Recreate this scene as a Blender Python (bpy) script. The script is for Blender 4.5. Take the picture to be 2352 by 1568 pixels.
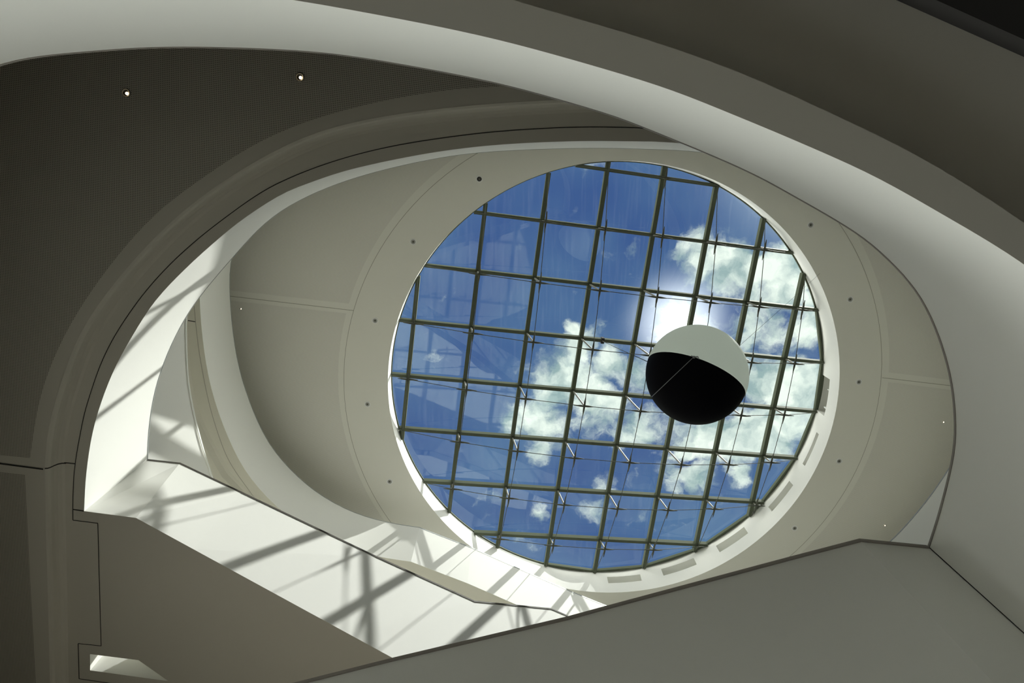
import bpy, bmesh, math, random
import numpy as np
from mathutils import Vector, Matrix
from mathutils.geometry import tessellate_polygon

# ------------------------------------------------------------------ clearing
for o in list(bpy.data.objects):
    bpy.data.objects.remove(o)
scene = bpy.context.scene
COL = scene.collection

# ------------------------------------------------------------------ camera
F_PX, CX, CY = 1540.0, 1176.0, 784.0          # focal length and centre of the 2352x1568 frame
EYE = 1.6
TILT = math.atan2(784.0 - 390.0, F_PX)        # camera looks up, this far off the zenith
S, C = math.sin(TILT), math.cos(TILT)
cam_data = bpy.data.cameras.new('camera')
cam_data.sensor_width = 36.0
cam_data.lens = F_PX * 36.0 / 2352.0
cam_data.clip_start = 0.05
cam_data.clip_end = 500
cam = bpy.data.objects.new('camera', cam_data)
COL.objects.link(cam)
cam.matrix_world = Matrix(((1, 0, 0, 0), (0, -C, -S, 0), (0, S, -C, EYE), (0, 0, 0, 1)))
scene.camera = cam

# heights above the eye of the parts of the atrium
A_B, A_F, A_T = 3.30, 3.85, 4.95      # lowest gallery: soffit, floor, guard top
B_B, B_F, B_T = 8.00, 8.50, 9.56      # middle gallery
C_B, C_F, C_T = 13.50, 14.00, 15.00   # upper gallery
D_B = 16.40                           # top ceiling

# ------------------------------------------------------------------ exposure, sun, sky
vs = scene.view_settings
vs.view_transform = 'Standard'
vs.look = 'None'
vs.exposure = 0.0
vs.gamma = 1.0
vs.use_curve_mapping = False
cy = scene.cycles
cy.max_bounces = 14
cy.diffuse_bounces = 9
cy.glossy_bounces = 4
cy.transparent_max_bounces = 12
cy.caustics_reflective = False
cy.caustics_refractive = False
cy.sample_clamp_indirect = 6.0
cy.use_denoising = True

SUN = Vector((0.465, -0.070, 1.0)).normalized()
sl = bpy.data.lights.new('sun', 'SUN')
sl.energy = 7.2
sl.angle = math.radians(0.53)
sl.color = (1.0, 0.97, 0.90)
so = bpy.data.objects.new('sun', sl)
COL.objects.link(so)
so.rotation_euler = (-SUN).to_track_quat('-Z', 'Y').to_euler()
so.location = SUN * 60
SKY_GAIN, MID_SKY_FILL, LOW_SKY_FILL = 1.0, 3.6, 3.7

def tan_px(u, v):
    a = (u - CX) / F_PX
    b = -(v - CY) / F_PX
    z = b * S + C
    return a / z, (-b * C + S) / z

def build_world():
    w = bpy.data.worlds.new('sky')
    scene.world = w
    w.use_nodes = True
    nt = w.node_tree
    N, L = nt.nodes, nt.links
    N.clear()
    def node(t, **k):
        n = N.new(t)
        for a, b in k.items():
            setattr(n, a, b)
        return n
    def math_(op, a, b=None, c=None, clamp=False):
        n = node('ShaderNodeMath', operation=op, use_clamp=clamp)
        for i, x in enumerate((a, b, c)):
            if x is None:
                continue
            if isinstance(x, (int, float)):
                n.inputs[i].default_value = x
            else:
                L.new(x, n.inputs[i])
        return n.outputs[0]
    tc = node('ShaderNodeTexCoord')
    sep = node('ShaderNodeSeparateXYZ')
    L.new(tc.outputs['Generated'], sep.inputs[0])
    z = math_('MAXIMUM', sep.outputs[2], 0.05)
    com = node('ShaderNodeCombineXYZ')
    L.new(math_('DIVIDE', sep.outputs[0], z), com.inputs[0])
    L.new(math_('DIVIDE', sep.outputs[1], z), com.inputs[1])
    pos = com.outputs[0]
    # gentle warp so that the cloud edges billow
    n1 = node('ShaderNodeTexNoise')
    n1.inputs['Scale'].default_value = 16.0
    n1.inputs['Detail'].default_value = 6.0
    n1.inputs['Roughness'].default_value = 0.6
    L.new(pos, n1.inputs['Vector'])
    vm = node('ShaderNodeVectorMath', operation='MULTIPLY_ADD')
    L.new(n1.outputs['Color'], vm.inputs[0])
    vm.inputs[1].default_value = (0.07, 0.07, 0.0)
    off = node('ShaderNodeVectorMath', operation='SUBTRACT')
    L.new(pos, off.inputs[0])
    off.inputs[1].default_value = (0.035, 0.035, 0.0)
    L.new(off.outputs[0], vm.inputs[2])
    wpos = vm.outputs[0]
    blobs = [(1620, 600, 75, .8), (1705, 625, 90, 1), (1800, 640, 85, 1), (1862, 735, 85, 1), (1800, 770, 85, .8),
             (1570, 585, 40, .6), (1785, 885, 105, 1.1), (1850, 880, 80, 1), (1720, 985, 90, 1), (1760, 960, 90, .9),
             (1290, 870, 85, 1), (1330, 800, 45, .8), (1240, 955, 75, .9), (1185, 975, 50, .8), (1365, 930, 85, .9),
             (1420, 835, 60, .9), (1470, 850, 60, .9), (1322, 768, 28, .7), (1230, 1020, 42, .6), (1480, 990, 60, .8),
             (1560, 1010, 80, .8), (1640, 1000, 85, 1), (1600, 1095, 65, .9), (1550, 1130, 38, .7), (1690, 1085, 45, .8),
             (1850, 960, 75, .9), (1805, 1015, 55, .8), (1725, 765, 65, .7), (1650, 560, 45, .6), (1240, 1170, 32, .7), (1362, 1180, 42, .8), (1388, 1110, 30, .6), (1440, 1010, 40, .6), (1660, 1130, 30, .5),
             (1560, 750, 70, .7), (1640, 740, 50, .5)]
    acc = None
    for (u, v, r, g) in blobs:
        tx, ty = tan_px(u, v)
        d = node('ShaderNodeVectorMath', operation='DISTANCE')
        L.new(wpos, d.inputs[0])
        d.inputs[1].default_value = (tx, ty, 0)
        mr = node('ShaderNodeMapRange', interpolation_type='SMOOTHSTEP')
        L.new(d.outputs['Value'], mr.inputs[0])
        mr.inputs[1].default_value = r * 1.6 / F_PX
        mr.inputs[2].default_value = 0.0
        mr.inputs[3].default_value = 0.0
        mr.inputs[4].default_value = g
        acc = mr.outputs[0] if acc is None else math_('MAXIMUM', acc, mr.outputs[0])
    n2 = node('ShaderNodeTexNoise')
    n2.inputs['Scale'].default_value = 13.0
    n2.inputs['Detail'].default_value = 9.0
    n2.inputs['Roughness'].default_value = 0.62
    L.new(wpos, n2.inputs['Vector'])
    fb = math_('SUBTRACT', n2.outputs[0], 0.5)
    dens = math_('MULTIPLY_ADD', fb, 2.3, acc)
    cov = node('ShaderNodeMapRange', interpolation_type='SMOOTHSTEP')
    L.new(dens, cov.inputs[0])
    cov.inputs[1].default_value = 0.20
    cov.inputs[2].default_value = 0.80
    # blue of the clear sky, paler away from the middle
    n3 = node('ShaderNodeTexNoise')
    n3.inputs['Scale'].default_value = 4.0
    n3.inputs['Detail'].default_value = 3.0
    L.new(pos, n3.inputs['Vector'])
    blue = node('ShaderNodeMixRGB')
    blue.inputs[1].default_value = (0.056, 0.118, 0.310, 1)
    blue.inputs[2].default_value = (0.110, 0.215, 0.385, 1)
    mrb = node('ShaderNodeMapRange')
    L.new(n3.outputs[0], mrb.inputs[0])
    mrb.inputs[1].default_value = 0.38
    mrb.inputs[2].default_value = 0.65
    L.new(mrb.outputs[0], blue.inputs[0])
    # cloud body: white tops, grey-green bellies
    n4 = node('ShaderNodeTexNoise')
    n4.inputs['Scale'].default_value = 22.0
    n4.inputs['Detail'].default_value = 7.0
    L.new(wpos, n4.inputs['Vector'])
    cl = node('ShaderNodeMixRGB')
    cl.inputs[1].default_value = (0.36, 0.50, 0.50, 1)
    cl.inputs[2].default_value = (1.08, 1.16, 1.04, 1)
    mrc = node('ShaderNodeMapRange')
    L.new(n4.outputs[0], mrc.inputs[0])
    mrc.inputs[1].default_value = 0.35
    mrc.inputs[2].default_value = 0.62
    L.new(mrc.outputs[0], cl.inputs[0])
    mix = node('ShaderNodeMixRGB')
    L.new(cov.outputs[0], mix.inputs[0])
    L.new(blue.outputs[0], mix.inputs[1])
    L.new(cl.outputs[0], mix.inputs[2])
    # lens-flare glare painted into the sky beside the ball; brightness around the sun
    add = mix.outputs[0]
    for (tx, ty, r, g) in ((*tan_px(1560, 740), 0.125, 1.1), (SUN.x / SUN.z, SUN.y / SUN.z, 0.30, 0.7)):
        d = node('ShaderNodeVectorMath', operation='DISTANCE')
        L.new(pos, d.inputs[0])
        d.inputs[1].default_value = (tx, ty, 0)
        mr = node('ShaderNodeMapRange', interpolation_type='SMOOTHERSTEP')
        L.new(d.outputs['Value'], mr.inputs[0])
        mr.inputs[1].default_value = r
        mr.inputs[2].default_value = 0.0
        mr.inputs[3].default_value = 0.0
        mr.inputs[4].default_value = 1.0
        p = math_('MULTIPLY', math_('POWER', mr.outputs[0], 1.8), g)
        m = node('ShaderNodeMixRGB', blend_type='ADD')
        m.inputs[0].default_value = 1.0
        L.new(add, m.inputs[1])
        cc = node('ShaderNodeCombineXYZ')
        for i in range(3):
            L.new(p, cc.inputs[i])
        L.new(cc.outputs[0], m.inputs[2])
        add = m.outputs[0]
    # unseen lower sky, brightened all round as fill light for the walls
    hz = node('ShaderNodeMapRange', interpolation_type='SMOOTHSTEP')
    L.new(sep.outputs[2], hz.inputs[0])
    hz.inputs[1].default_value = 0.80
    hz.inputs[2].default_value = 0.62
    mh = node('ShaderNodeMixRGB')
    L.new(hz.outputs[0], mh.inputs[0])
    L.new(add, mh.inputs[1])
    mh.inputs[2].default_value = (MID_SKY_FILL, MID_SKY_FILL * 0.97, MID_SKY_FILL * 0.88, 1)
    lo = node('ShaderNodeMapRange', interpolation_type='SMOOTHSTEP')
    L.new(sep.outputs[2], lo.inputs[0])
    lo.inputs[1].default_value = 0.45
    lo.inputs[2].default_value = 0.28
    ml = node('ShaderNodeMixRGB')
    L.new(lo.outputs[0], ml.inputs[0])
    L.new(mh.outputs[0], ml.inputs[1])
    ml.inputs[2].default_value = (LOW_SKY_FILL, LOW_SKY_FILL * 0.99, LOW_SKY_FILL * 0.92, 1)
    bg = node('ShaderNodeBackground')
    L.new(ml.outputs[0], bg.inputs[0])
    bg.inputs[1].default_value = SKY_GAIN
    out = node('ShaderNodeOutputWorld')
    L.new(bg.outputs[0], out.inputs[0])
build_world()

# ------------------------------------------------------------------ helpers
def P(u, v, h):
    """World point on the horizontal plane h above the eye that the pixel (u, v) looks at."""
    x, y = tan_px(u, v)
    return Vector((x * h, y * h, h + EYE))

def spline(pts, n=6):
    """Catmull-Rom through 2D points."""
    pts = [np.array(p, float) for p in pts]
    out = []
    for i in range(len(pts) - 1):
        p1, p2 = pts[i], pts[i + 1]
        p0 = pts[i - 1] if i > 0 else 2 * p1 - p2
        p3 = pts[i + 2] if i + 2 < len(pts) else 2 * p2 - p1
        l = np.linalg.norm(p2 - p1) + 1e-9
        m1 = (p2 - p0) / (np.linalg.norm(p2 - p1) + np.linalg.norm(p1 - p0) + 1e-9) * l
        m2 = (p3 - p1) / (np.linalg.norm(p3 - p2) + np.linalg.norm(p2 - p1) + 1e-9) * l
        for k in range(n):
            t = k / n
            out.append((2*t**3 - 3*t**2 + 1) * p1 + (t**3 - 2*t**2 + t) * m1 + (-2*t**3 + 3*t**2) * p2 + (t**3 - t**2) * m2)
    out.append(pts[-1])
    return out

def smooth_line(pts, passes=2):
    pts = [np.array(p, float) for p in pts]
    for _ in range(passes):
        q = [pts[0]]
        for i in range(1, len(pts) - 1):
            q.append(0.25 * pts[i-1] + 0.5 * pts[i] + 0.25 * pts[i+1])
        q.append(pts[-1])
        pts = q
    return pts

def resample(pts, n):
    pts = np.array(pts, float)
    d = np.r_[0, np.cumsum(np.linalg.norm(np.diff(pts, axis=0), axis=1))]
    t = np.linspace(0, d[-1], n)
    return [np.array([np.interp(x, d, pts[:, k]) for k in range(pts.shape[1])]) for x in t]

def T(pts):
    return [np.array(tan_px(*p)) for p in pts]

def arc(pts, n=60, sm=3):
    """Traced pixels -> smooth even curve of directions."""
    return resample(smooth_line(resample(spline(T(pts), 8), n), sm), n)

def v3(p, h):
    return Vector((p[0] * h, p[1] * h, h + EYE))

def link(name, bm, mat, parent=None, smooth=False):
    me = bpy.data.meshes.new(name)
    bmesh.ops.recalc_face_normals(bm, faces=bm.faces)
    bm.to_mesh(me)
    bm.free()
    if smooth:
        for p in me.polygons:
            p.use_smooth = True
    o = bpy.data.objects.new(name, me)
    COL.objects.link(o)
    for m in (mat if isinstance(mat, (list, tuple)) else [mat]):
        me.materials.append(m)
    if parent is not None:
        o.parent = parent
        if parent.type == 'EMPTY':
            o.matrix_parent_inverse = parent.matrix_world.inverted()
    return o

def struct(o, label, cat):
    o['kind'] = 'structure'
    o['label'] = label
    o['category'] = cat
    return o

def thing(name, label, cat, loc=(0, 0, 0), group=None):
    o = bpy.data.objects.new(name, None)
    o.empty_display_size = 0.1
    COL.objects.link(o)
    o.location = loc
    o.matrix_world = Matrix.Translation(Vector(loc))
    return tag(o, label, cat, group)

def tag(o, label, cat, group=None):
    o['label'] = label
    o['category'] = cat
    if group:
        o['group'] = group
    return o

def poly_holes(bm, loops):
    """Flat polygon with holes; loops of Vector, first the outer one."""
    tri = tessellate_polygon(loops)
    vs_ = [bm.verts.new(p) for l in loops for p in l]
    for t in tri:
        try:
            bm.faces.new([vs_[i] for i in t])
        except ValueError:
            pass

def strip(bm, a, b, closed=False, smooth=False):
    va = [bm.verts.new(p) for p in a]
    vb = [bm.verts.new(p) for p in b]
    n = len(a)
    for i in range(n if closed else n - 1):
        j = (i + 1) % n
        f = bm.faces.new((va[i], va[j], vb[j], vb[i]))
        f.smooth = smooth

def box_between(bm, p, q, up, w, d):
    """Box beam from p to q; p, q on the centre of its underside, up = away from the underside."""
    p, q = Vector(p), Vector(q)
    t = (q - p).normalized()
    up = Vector(up)
    side = t.cross(up).normalized() * (w / 2)
    up = side.cross(t).normalized() * d
    if up.dot(Vector((0, 0, 1))) < 0:
        up = -up
    c = [p - side, p + side, p + side + up, p - side + up, q - side, q + side, q + side + up, q - side + up]
    vv = [bm.verts.new(x) for x in c]
    for f in ((0, 1, 2, 3), (4, 5, 6, 7), (0, 1, 5, 4), (1, 2, 6, 5), (2, 3, 7, 6), (3, 0, 4, 7)):
        bm.faces.new([vv[i] for i in f])

def box(bm, lo, hi, mat=None):
    x0, y0, z0 = lo
    x1, y1, z1 = hi
    c = [Vector(p) for p in ((x0, y0, z0), (x1, y0, z0), (x1, y1, z0), (x0, y1, z0), (x0, y0, z1), (x1, y0, z1), (x1, y1, z1), (x0, y1, z1))]
    if mat is not None:
        c = [mat @ p for p in c]
    vv = [bm.verts.new(p) for p in c]
    for f in ((0, 1, 2, 3), (4, 5, 6, 7), (0, 1, 5, 4), (1, 2, 6, 5), (2, 3, 7, 6), (3, 0, 4, 7)):
        bm.faces.new([vv[i] for i in f])

def tube(bm, pts, radii, seg=8, caps=True):
    pts = [Vector(p) for p in pts]
    if isinstance(radii, (int, float)):
        radii = [radii] * len(pts)
    rings = []
    ref = None
    for i, p in enumerate(pts):
        t = (pts[min(i + 1, len(pts) - 1)] - pts[max(i - 1, 0)]).normalized()
        if ref is None:
            ref = t.orthogonal().normalized()
        ref = (ref - t * ref.dot(t)).normalized()
        b = t.cross(ref)
        rings.append([bm.verts.new(p + (ref * math.cos(2*math.pi*k/seg) + b * math.sin(2*math.pi*k/seg)) * radii[i]) for k in range(seg)])
    for i in range(len(rings) - 1):
        for k in range(seg):
            f = bm.faces.new((rings[i][k], rings[i][(k+1) % seg], rings[i+1][(k+1) % seg], rings[i+1][k]))
            f.smooth = True
    if caps:
        bm.faces.new(rings[0])
        bm.faces.new(rings[-1])

def lathe(bm, prof, seg=28, mat=None):
    """prof: (radius, z) list; axis z."""
    rings = []
    for r, z in prof:
        ring = []
        for k in range(seg):
            a = 2 * math.pi * k / seg
            p = Vector((r * math.cos(a), r * math.sin(a), z))
            ring.append(bm.verts.new(mat @ p if mat is not None else p))
        rings.append(ring)
    for i in range(len(rings) - 1):
        for k in range(seg):
            f = bm.faces.new((rings[i][k], rings[i][(k+1) % seg], rings[i+1][(k+1) % seg], rings[i+1][k]))
            f.smooth = True
    return rings

# ------------------------------------------------------------------ materials
def principled(name, col, rough=0.6, metal=0.0, noise=0.0, nscale=3.0, bump=0.0, bscale=60.0):
    m = bpy.data.materials.new(name)
    m.use_nodes = True
    nt = m.node_tree
    b = nt.nodes['Principled BSDF']
    b.inputs['Base Color'].default_value = (*col, 1)
    b.inputs['Roughness'].default_value = rough
    b.inputs['Metallic'].default_value = metal
    tc = nt.nodes.new('ShaderNodeTexCoord')
    if noise:
        n = nt.nodes.new('ShaderNodeTexNoise')
        n.inputs['Scale'].default_value = nscale
        n.inputs['Detail'].default_value = 4
        nt.links.new(tc.outputs['Object'], n.inputs['Vector'])
        mx = nt.nodes.new('ShaderNodeMixRGB')
        mx.inputs[1].default_value = (*[c * (1 - noise) for c in col], 1)
        mx.inputs[2].default_value = (*[min(1, c * (1 + noise)) for c in col], 1)
        nt.links.new(n.outputs[0], mx.inputs[0])
        nt.links.new(mx.outputs[0], b.inputs['Base Color'])
    if bump:
        n = nt.nodes.new('ShaderNodeTexNoise')
        n.inputs['Scale'].default_value = bscale
        nt.links.new(tc.outputs['Object'], n.inputs['Vector'])
        bp = nt.nodes.new('ShaderNodeBump')
        bp.inputs['Strength'].default_value = bump
        bp.inputs['Distance'].default_value = 0.01
        nt.links.new(n.outputs[0], bp.inputs['Height'])
        nt.links.new(bp.outputs[0], b.inputs['Normal'])
    return m

GRID_ROT = math.atan2(0.131, 0.991)

def perforated(name, col, hole, pitch, rad):
    m = principled(name, col, 0.7)
    nt = m.node_tree
    b = nt.nodes['Principled BSDF']
    N, L = nt.nodes, nt.links
    tc = N.new('ShaderNodeTexCoord')
    mp = N.new('ShaderNodeMapping')
    mp.inputs['Rotation'].default_value = (0, 0, -GRID_ROT)
    mp.inputs['Scale'].default_value = (1 / pitch, 1 / pitch, 0)
    L.new(tc.outputs['Object'], mp.inputs['Vector'])
    fr = N.new('ShaderNodeVectorMath')
    fr.operation = 'FRACTION'
    L.new(mp.outputs[0], fr.inputs[0])
    d = N.new('ShaderNodeVectorMath')
    d.operation = 'DISTANCE'
    L.new(fr.outputs[0], d.inputs[0])
    d.inputs[1].default_value = (0.5, 0.5, 0)
    # the vector is flattened so that only x and y count
    fl = N.new('ShaderNodeVectorMath')
    fl.operation = 'MULTIPLY'
    fl.inputs[1].default_value = (1, 1, 0)
    L.new(fr.outputs[0], fl.inputs[0])
    L.new(fl.outputs[0], d.inputs[0])
    lt = N.new('ShaderNodeMath')
    lt.operation = 'LESS_THAN'
    L.new(d.outputs['Value'], lt.inputs[0])
    lt.inputs[1].default_value = rad
    mx = N.new('ShaderNodeMixRGB')
    L.new(lt.outputs[0], mx.inputs[0])
    mx.inputs[1].default_value = (*col, 1)
    mx.inputs[2].default_value = (*hole, 1)
    L.new(mx.outputs[0], b.inputs['Base Color'])
    return m

def emissive(name, col, strength):
    m = bpy.data.materials.new(name)
    m.use_nodes = True
    b = m.node_tree.nodes['Principled BSDF']
    b.inputs['Base Color'].default_value = (*col, 1)
    b.inputs['Emission Color'].default_value = (*col, 1)
    b.inputs['Emission Strength'].default_value = strength
    return m

def glass_mat():
    m = bpy.data.materials.new('skylight_glass')
    m.use_nodes = True
    nt = m.node_tree
    N, L = nt.nodes, nt.links
    N.clear()
    fr = N.new('ShaderNodeFresnel')
    fr.inputs['IOR'].default_value = 1.65
    tr = N.new('ShaderNodeBsdfTransparent')
    # rain streaks and dust on the panes
    tc = N.new('ShaderNodeTexCoord')
    mp = N.new('ShaderNodeMapping')
    mp.inputs['Rotation'].default_value = (0, 0, -GRID_ROT)
    mp.inputs['Scale'].default_value = (9.0, 0.5, 1.0)
    L.new(tc.outputs['Object'], mp.inputs['Vector'])
    n = N.new('ShaderNodeTexNoise')
    n.inputs['Scale'].default_value = 1.6
    n.inputs['Detail'].default_value = 5
    L.new(mp.outputs[0], n.inputs['Vector'])
    rp = N.new('ShaderNodeMapRange')
    L.new(n.outputs[0], rp.inputs[0])
    rp.inputs[1].default_value = 0.5
    rp.inputs[2].default_value = 0.85
    rp.inputs[3].default_value = 0.0
    rp.inputs[4].default_value = 0.012
    tr.inputs[0].default_value = (0.90, 0.95, 0.95, 1)
    gl = N.new('ShaderNodeBsdfGlossy')
    gl.inputs['Roughness'].default_value = 0.0
    gl.inputs['Color'].default_value = (0.9, 1.0, 0.97, 1)
    df = N.new('ShaderNodeBsdfTranslucent')
    df.inputs['Color'].default_value = (0.8, 0.85, 0.85, 1)
    m1 = N.new('ShaderNodeMixShader')
    L.new(rp.outputs[0], m1.inputs[0])
    L.new(tr.outputs[0], m1.inputs[1])
    L.new(df.outputs[0], m1.inputs[2])
    m2 = N.new('ShaderNodeMixShader')
    L.new(fr.outputs[0], m2.inputs[0])
    L.new(m1.outputs[0], m2.inputs[1])
    L.new(gl.outputs[0], m2.inputs[2])
    out = N.new('ShaderNodeOutputMaterial')
    L.new(m2.outputs[0], out.inputs[0])
    return m

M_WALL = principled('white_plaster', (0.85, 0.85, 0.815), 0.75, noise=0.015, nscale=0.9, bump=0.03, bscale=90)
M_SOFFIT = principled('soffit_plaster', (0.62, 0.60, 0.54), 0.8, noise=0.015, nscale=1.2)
M_PERF = perforated('perforated_board', (0.52, 0.50, 0.44), (0.05, 0.045, 0.04), 0.0197, 0.25)
M_PERF2 = perforated('fine_perforated_board', (0.88, 0.865, 0.81), (0.60, 0.585, 0.54), 0.016, 0.25)
M_RING = principled('ring_plaster', (0.90, 0.89, 0.83), 0.8, noise=0.01, nscale=1.5)
M_CSOFF = principled('beige_soffit_plaster', (0.76, 0.74, 0.66), 0.8, noise=0.01, nscale=1.5)
M_JOINT = principled('dark_joint', (0.03, 0.028, 0.025), 0.9)
M_JOINT2 = principled('soft_joint', (0.45, 0.43, 0.38), 0.9)
M_CAP = principled('bronze_cap', (0.10, 0.092, 0.08), 0.6)
M_CAP3 = principled('taupe_cap', (0.30, 0.275, 0.25), 0.6)
M_CAP2 = principled('grey_cap', (0.34, 0.36, 0.36), 0.4, metal=0.3)
M_FRAME = principled('green_grey_frame', (0.105, 0.120, 0.085), 0.7)
M_STEEL = principled('brushed_steel', (0.15, 0.15, 0.125), 0.5, metal=0.2)
M_CABLE = principled('steel_cable', (0.10, 0.105, 0.085), 0.6, metal=0.2)
M_FLOOR = principled('stone_floor', (0.25, 0.23, 0.205), 0.45, noise=0.08, nscale=2.0)
M_CARPET = principled('gallery_floor', (0.40, 0.37, 0.32), 0.8, noise=0.05, nscale=3.0)
M_DARK = principled('black_ceiling_paint', (0.02, 0.018, 0.017), 0.9)
def translucent_skin():
    m = bpy.data.materials.new('white_ball_skin')
    m.use_nodes = True
    nt = m.node_tree
    b = nt.nodes['Principled BSDF']
    b.inputs['Base Color'].default_value = (0.84, 0.88, 0.83, 1)
    b.inputs['Roughness'].default_value = 0.55
    t = nt.nodes.new('ShaderNodeBsdfTranslucent')
    t.inputs['Color'].default_value = (0.94, 0.99, 0.94, 1)
    mx = nt.nodes.new('ShaderNodeMixShader')
    mx.inputs[0].default_value = 0.72
    nt.links.new(b.outputs[0], mx.inputs[1])
    nt.links.new(t.outputs[0], mx.inputs[2])
    nt.links.new(mx.outputs[0], nt.nodes['Material Output'].inputs[0])
    return m
M_WHITEBALL = translucent_skin()
M_BLACKBALL = principled('black_ball_skin', (0.003, 0.003, 0.005), 0.8)
M_BLACKBALL.node_tree.nodes['Principled BSDF'].inputs['Specular IOR Level'].default_value = 0.08
M_BLACK = principled('black_metal', (0.015, 0.015, 0.015), 0.5)
M_LAMPTRIM = principled('white_lamp_trim', (0.95, 0.95, 0.94), 0.4)
M_LAMPDARK = principled('dark_lamp_trim', (0.26, 0.25, 0.22), 0.5)
M_REFL = principled('dark_reflector', (0.10, 0.10, 0.10), 0.25, metal=0.9)
M_GREYREFL = principled('grey_reflector', (0.42, 0.42, 0.41), 0.5)
M_WARM = emissive('warm_lamp', (1.0, 0.80, 0.48), 9.0)
M_WARM2 = emissive('small_warm_lamp', (1.0, 0.86, 0.62), 5.0)
M_GLASS = glass_mat()
M_LIGHTSTONE = principled('pale_stone_floor', (0.82, 0.81, 0.76), 0.6, noise=0.03, nscale=2.0)
for m_ in (M_FRAME, M_CABLE, M_CAP):
    m_.node_tree.nodes['Principled BSDF'].inputs['Specular IOR Level'].default_value = 0.05
M_STEEL.node_tree.nodes['Principled BSDF'].inputs['Specular IOR Level'].default_value = 0.2

# ------------------------------------------------------------------ outlines of the three openings (directions)
A_ARC = arc([(-640, 800), (-480, 480), (-250, 255), (0, 149), (88, 130), (191, 119.7), (325, 110), (421, 108), (535.6, 109.8), (689, 116.7), (800, 128), (963.5, 155),
             (1143, 191), (1304, 234), (1415, 268), (1500, 301), (1619.5, 350), (1732, 400), (1848, 463.7), (1926, 508.7), (1990, 551),
             (2054, 609), (2105, 668.5), (2139, 730), (2169, 811), (2186, 884), (2194, 977.5), (2188, 1051.5), (2156, 1181.6), (2132, 1256)], 150, 2)
A_LINE = T([(2132, 1256), (1975, 1240.5), (1821, 1280.5), (1400, 1393), (1304.5, 1419), (906.6, 1513), (700, 1565), (200, 1690), (-200, 1790), (-560, 1500), (-640, 800)])
B_ARC = arc([(1304, 1414), (1380, 1450), (1500, 1478), (1700, 1445), (1900, 1352), (2044, 1244), (2079.6, 1207), (2133, 1143), (2180, 1074.5),
             (2222, 1000), (2236, 900), (2200, 740), (2095, 570), (1930, 450), (1770, 378), (1620, 350), (1500, 342.5), (1327, 340), (1090, 351),
             (944, 375), (800, 413), (688.6, 459), (612, 509), (535.6, 590), (463, 676), (417, 745), (375, 837), (352, 917), (340.5, 1005), (339, 1055)], 170, 2)
B_LOW_VIS = [(1500, 325), (1327, 324), (1135.7, 333), (982.6, 352), (800, 390), (713, 419), (650, 444), (562, 500), (516.5, 535.6), (432, 611),
             (356, 691), (306, 768), (264, 844), (229.5, 932), (210, 1005), (197, 1098.7), (193.2, 1173.4)]
B_LINE = T([(339, 1055), (413, 1063.5), (555, 1130.6), (864.5, 1278), (1090, 1380.4), (1266, 1397.6), (1304, 1414)])
# the top of this straight guard climbs gently to the right, like the guard of a ramp
B_LINE_H = [B_B / k for k in (0.832, 0.812, 0.822, 0.805, 0.786, 0.786, 0.786)]
# past its kink the wall runs on in the same plane while its top dips
_a, _b = B_LINE[3] * B_LINE_H[3], B_LINE[4] * B_LINE_H[4]
_e = _b - _a
for _i in (5, 6):
    B_LINE_H[_i] = float((_a[0] * _e[1] - _a[1] * _e[0]) / (B_LINE[_i][0] * _e[1] - B_LINE[_i][1] * _e[0]))
_l0, _l1, _l2 = T([(193.2, 1173.4), (312.5, 1189), (906.6, 1513)])
B_LINE_LOW = [_l0, _l1]
for _p, _h in zip(B_LINE[2:5], B_LINE_H[2:5]):
    _d = (_l2 - _l1) / np.linalg.norm(_l2 - _l1)
    B_LINE_LOW.append(_l1 + _d * float((_p * _h / B_B - _l1) @ _d))
B_LINE_LOW += [p * h / B_B for p, h in zip(B_LINE[5:], B_LINE_H[5:])]
C_ARC = arc([(1394, 1391), (1500, 1442), (1800, 1432), (2060, 1335), (2215, 1200), (2310, 1000), (2300, 800), (2160, 575), (1900, 400), (1600, 310), (1300, 298),
             (1000, 328), (800, 378), (680, 422), (585, 490), (545, 548), (529, 600), (527, 653), (532, 737), (547, 836.7), (574, 924.6), (612, 1009),
             (646.5, 1056), (700, 1109.5), (757.4, 1149.7), (826, 1182), (903, 1202), (964, 1211)], 160, 2)
C_LINE = T([(964, 1211), (1082.6, 1257), (1197, 1307.7), (1312, 1358), (1394, 1391)])

def rad_interp(curve, th):
    """radius of an open curve (directions) at polar angles th about the zenith, where it has one"""
    return None

def lower_from(up, ratio):
    return [p / ratio for p in up]

# B: the lower edge of the curved face is traced where it is seen, elsewhere it is plumb below the top
b_low_vis = arc(B_LOW_VIS, 90, 2)
k0 = int(np.argmin([np.linalg.norm(p - np.array(tan_px(1500, 342.5))) for p in B_ARC]))
nvis = len(B_ARC) - k0
B_ARC_LOW = [p / (B_B / B_T) for p in B_ARC[:k0]] + resample(b_low_vis, nvis)
for i in range(1, 9):       # ease between both
    j = k0 - i
    w = i / 9.0
    shift = B_ARC_LOW[k0] - B_ARC[k0] / (B_B / B_T)
    B_ARC_LOW[j] = B_ARC[j] / (B_B / B_T) + shift * (1 - w)

def loop(*parts):
    out = []
    for p in parts:
        out += list(p[:-1])
    return out

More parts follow.
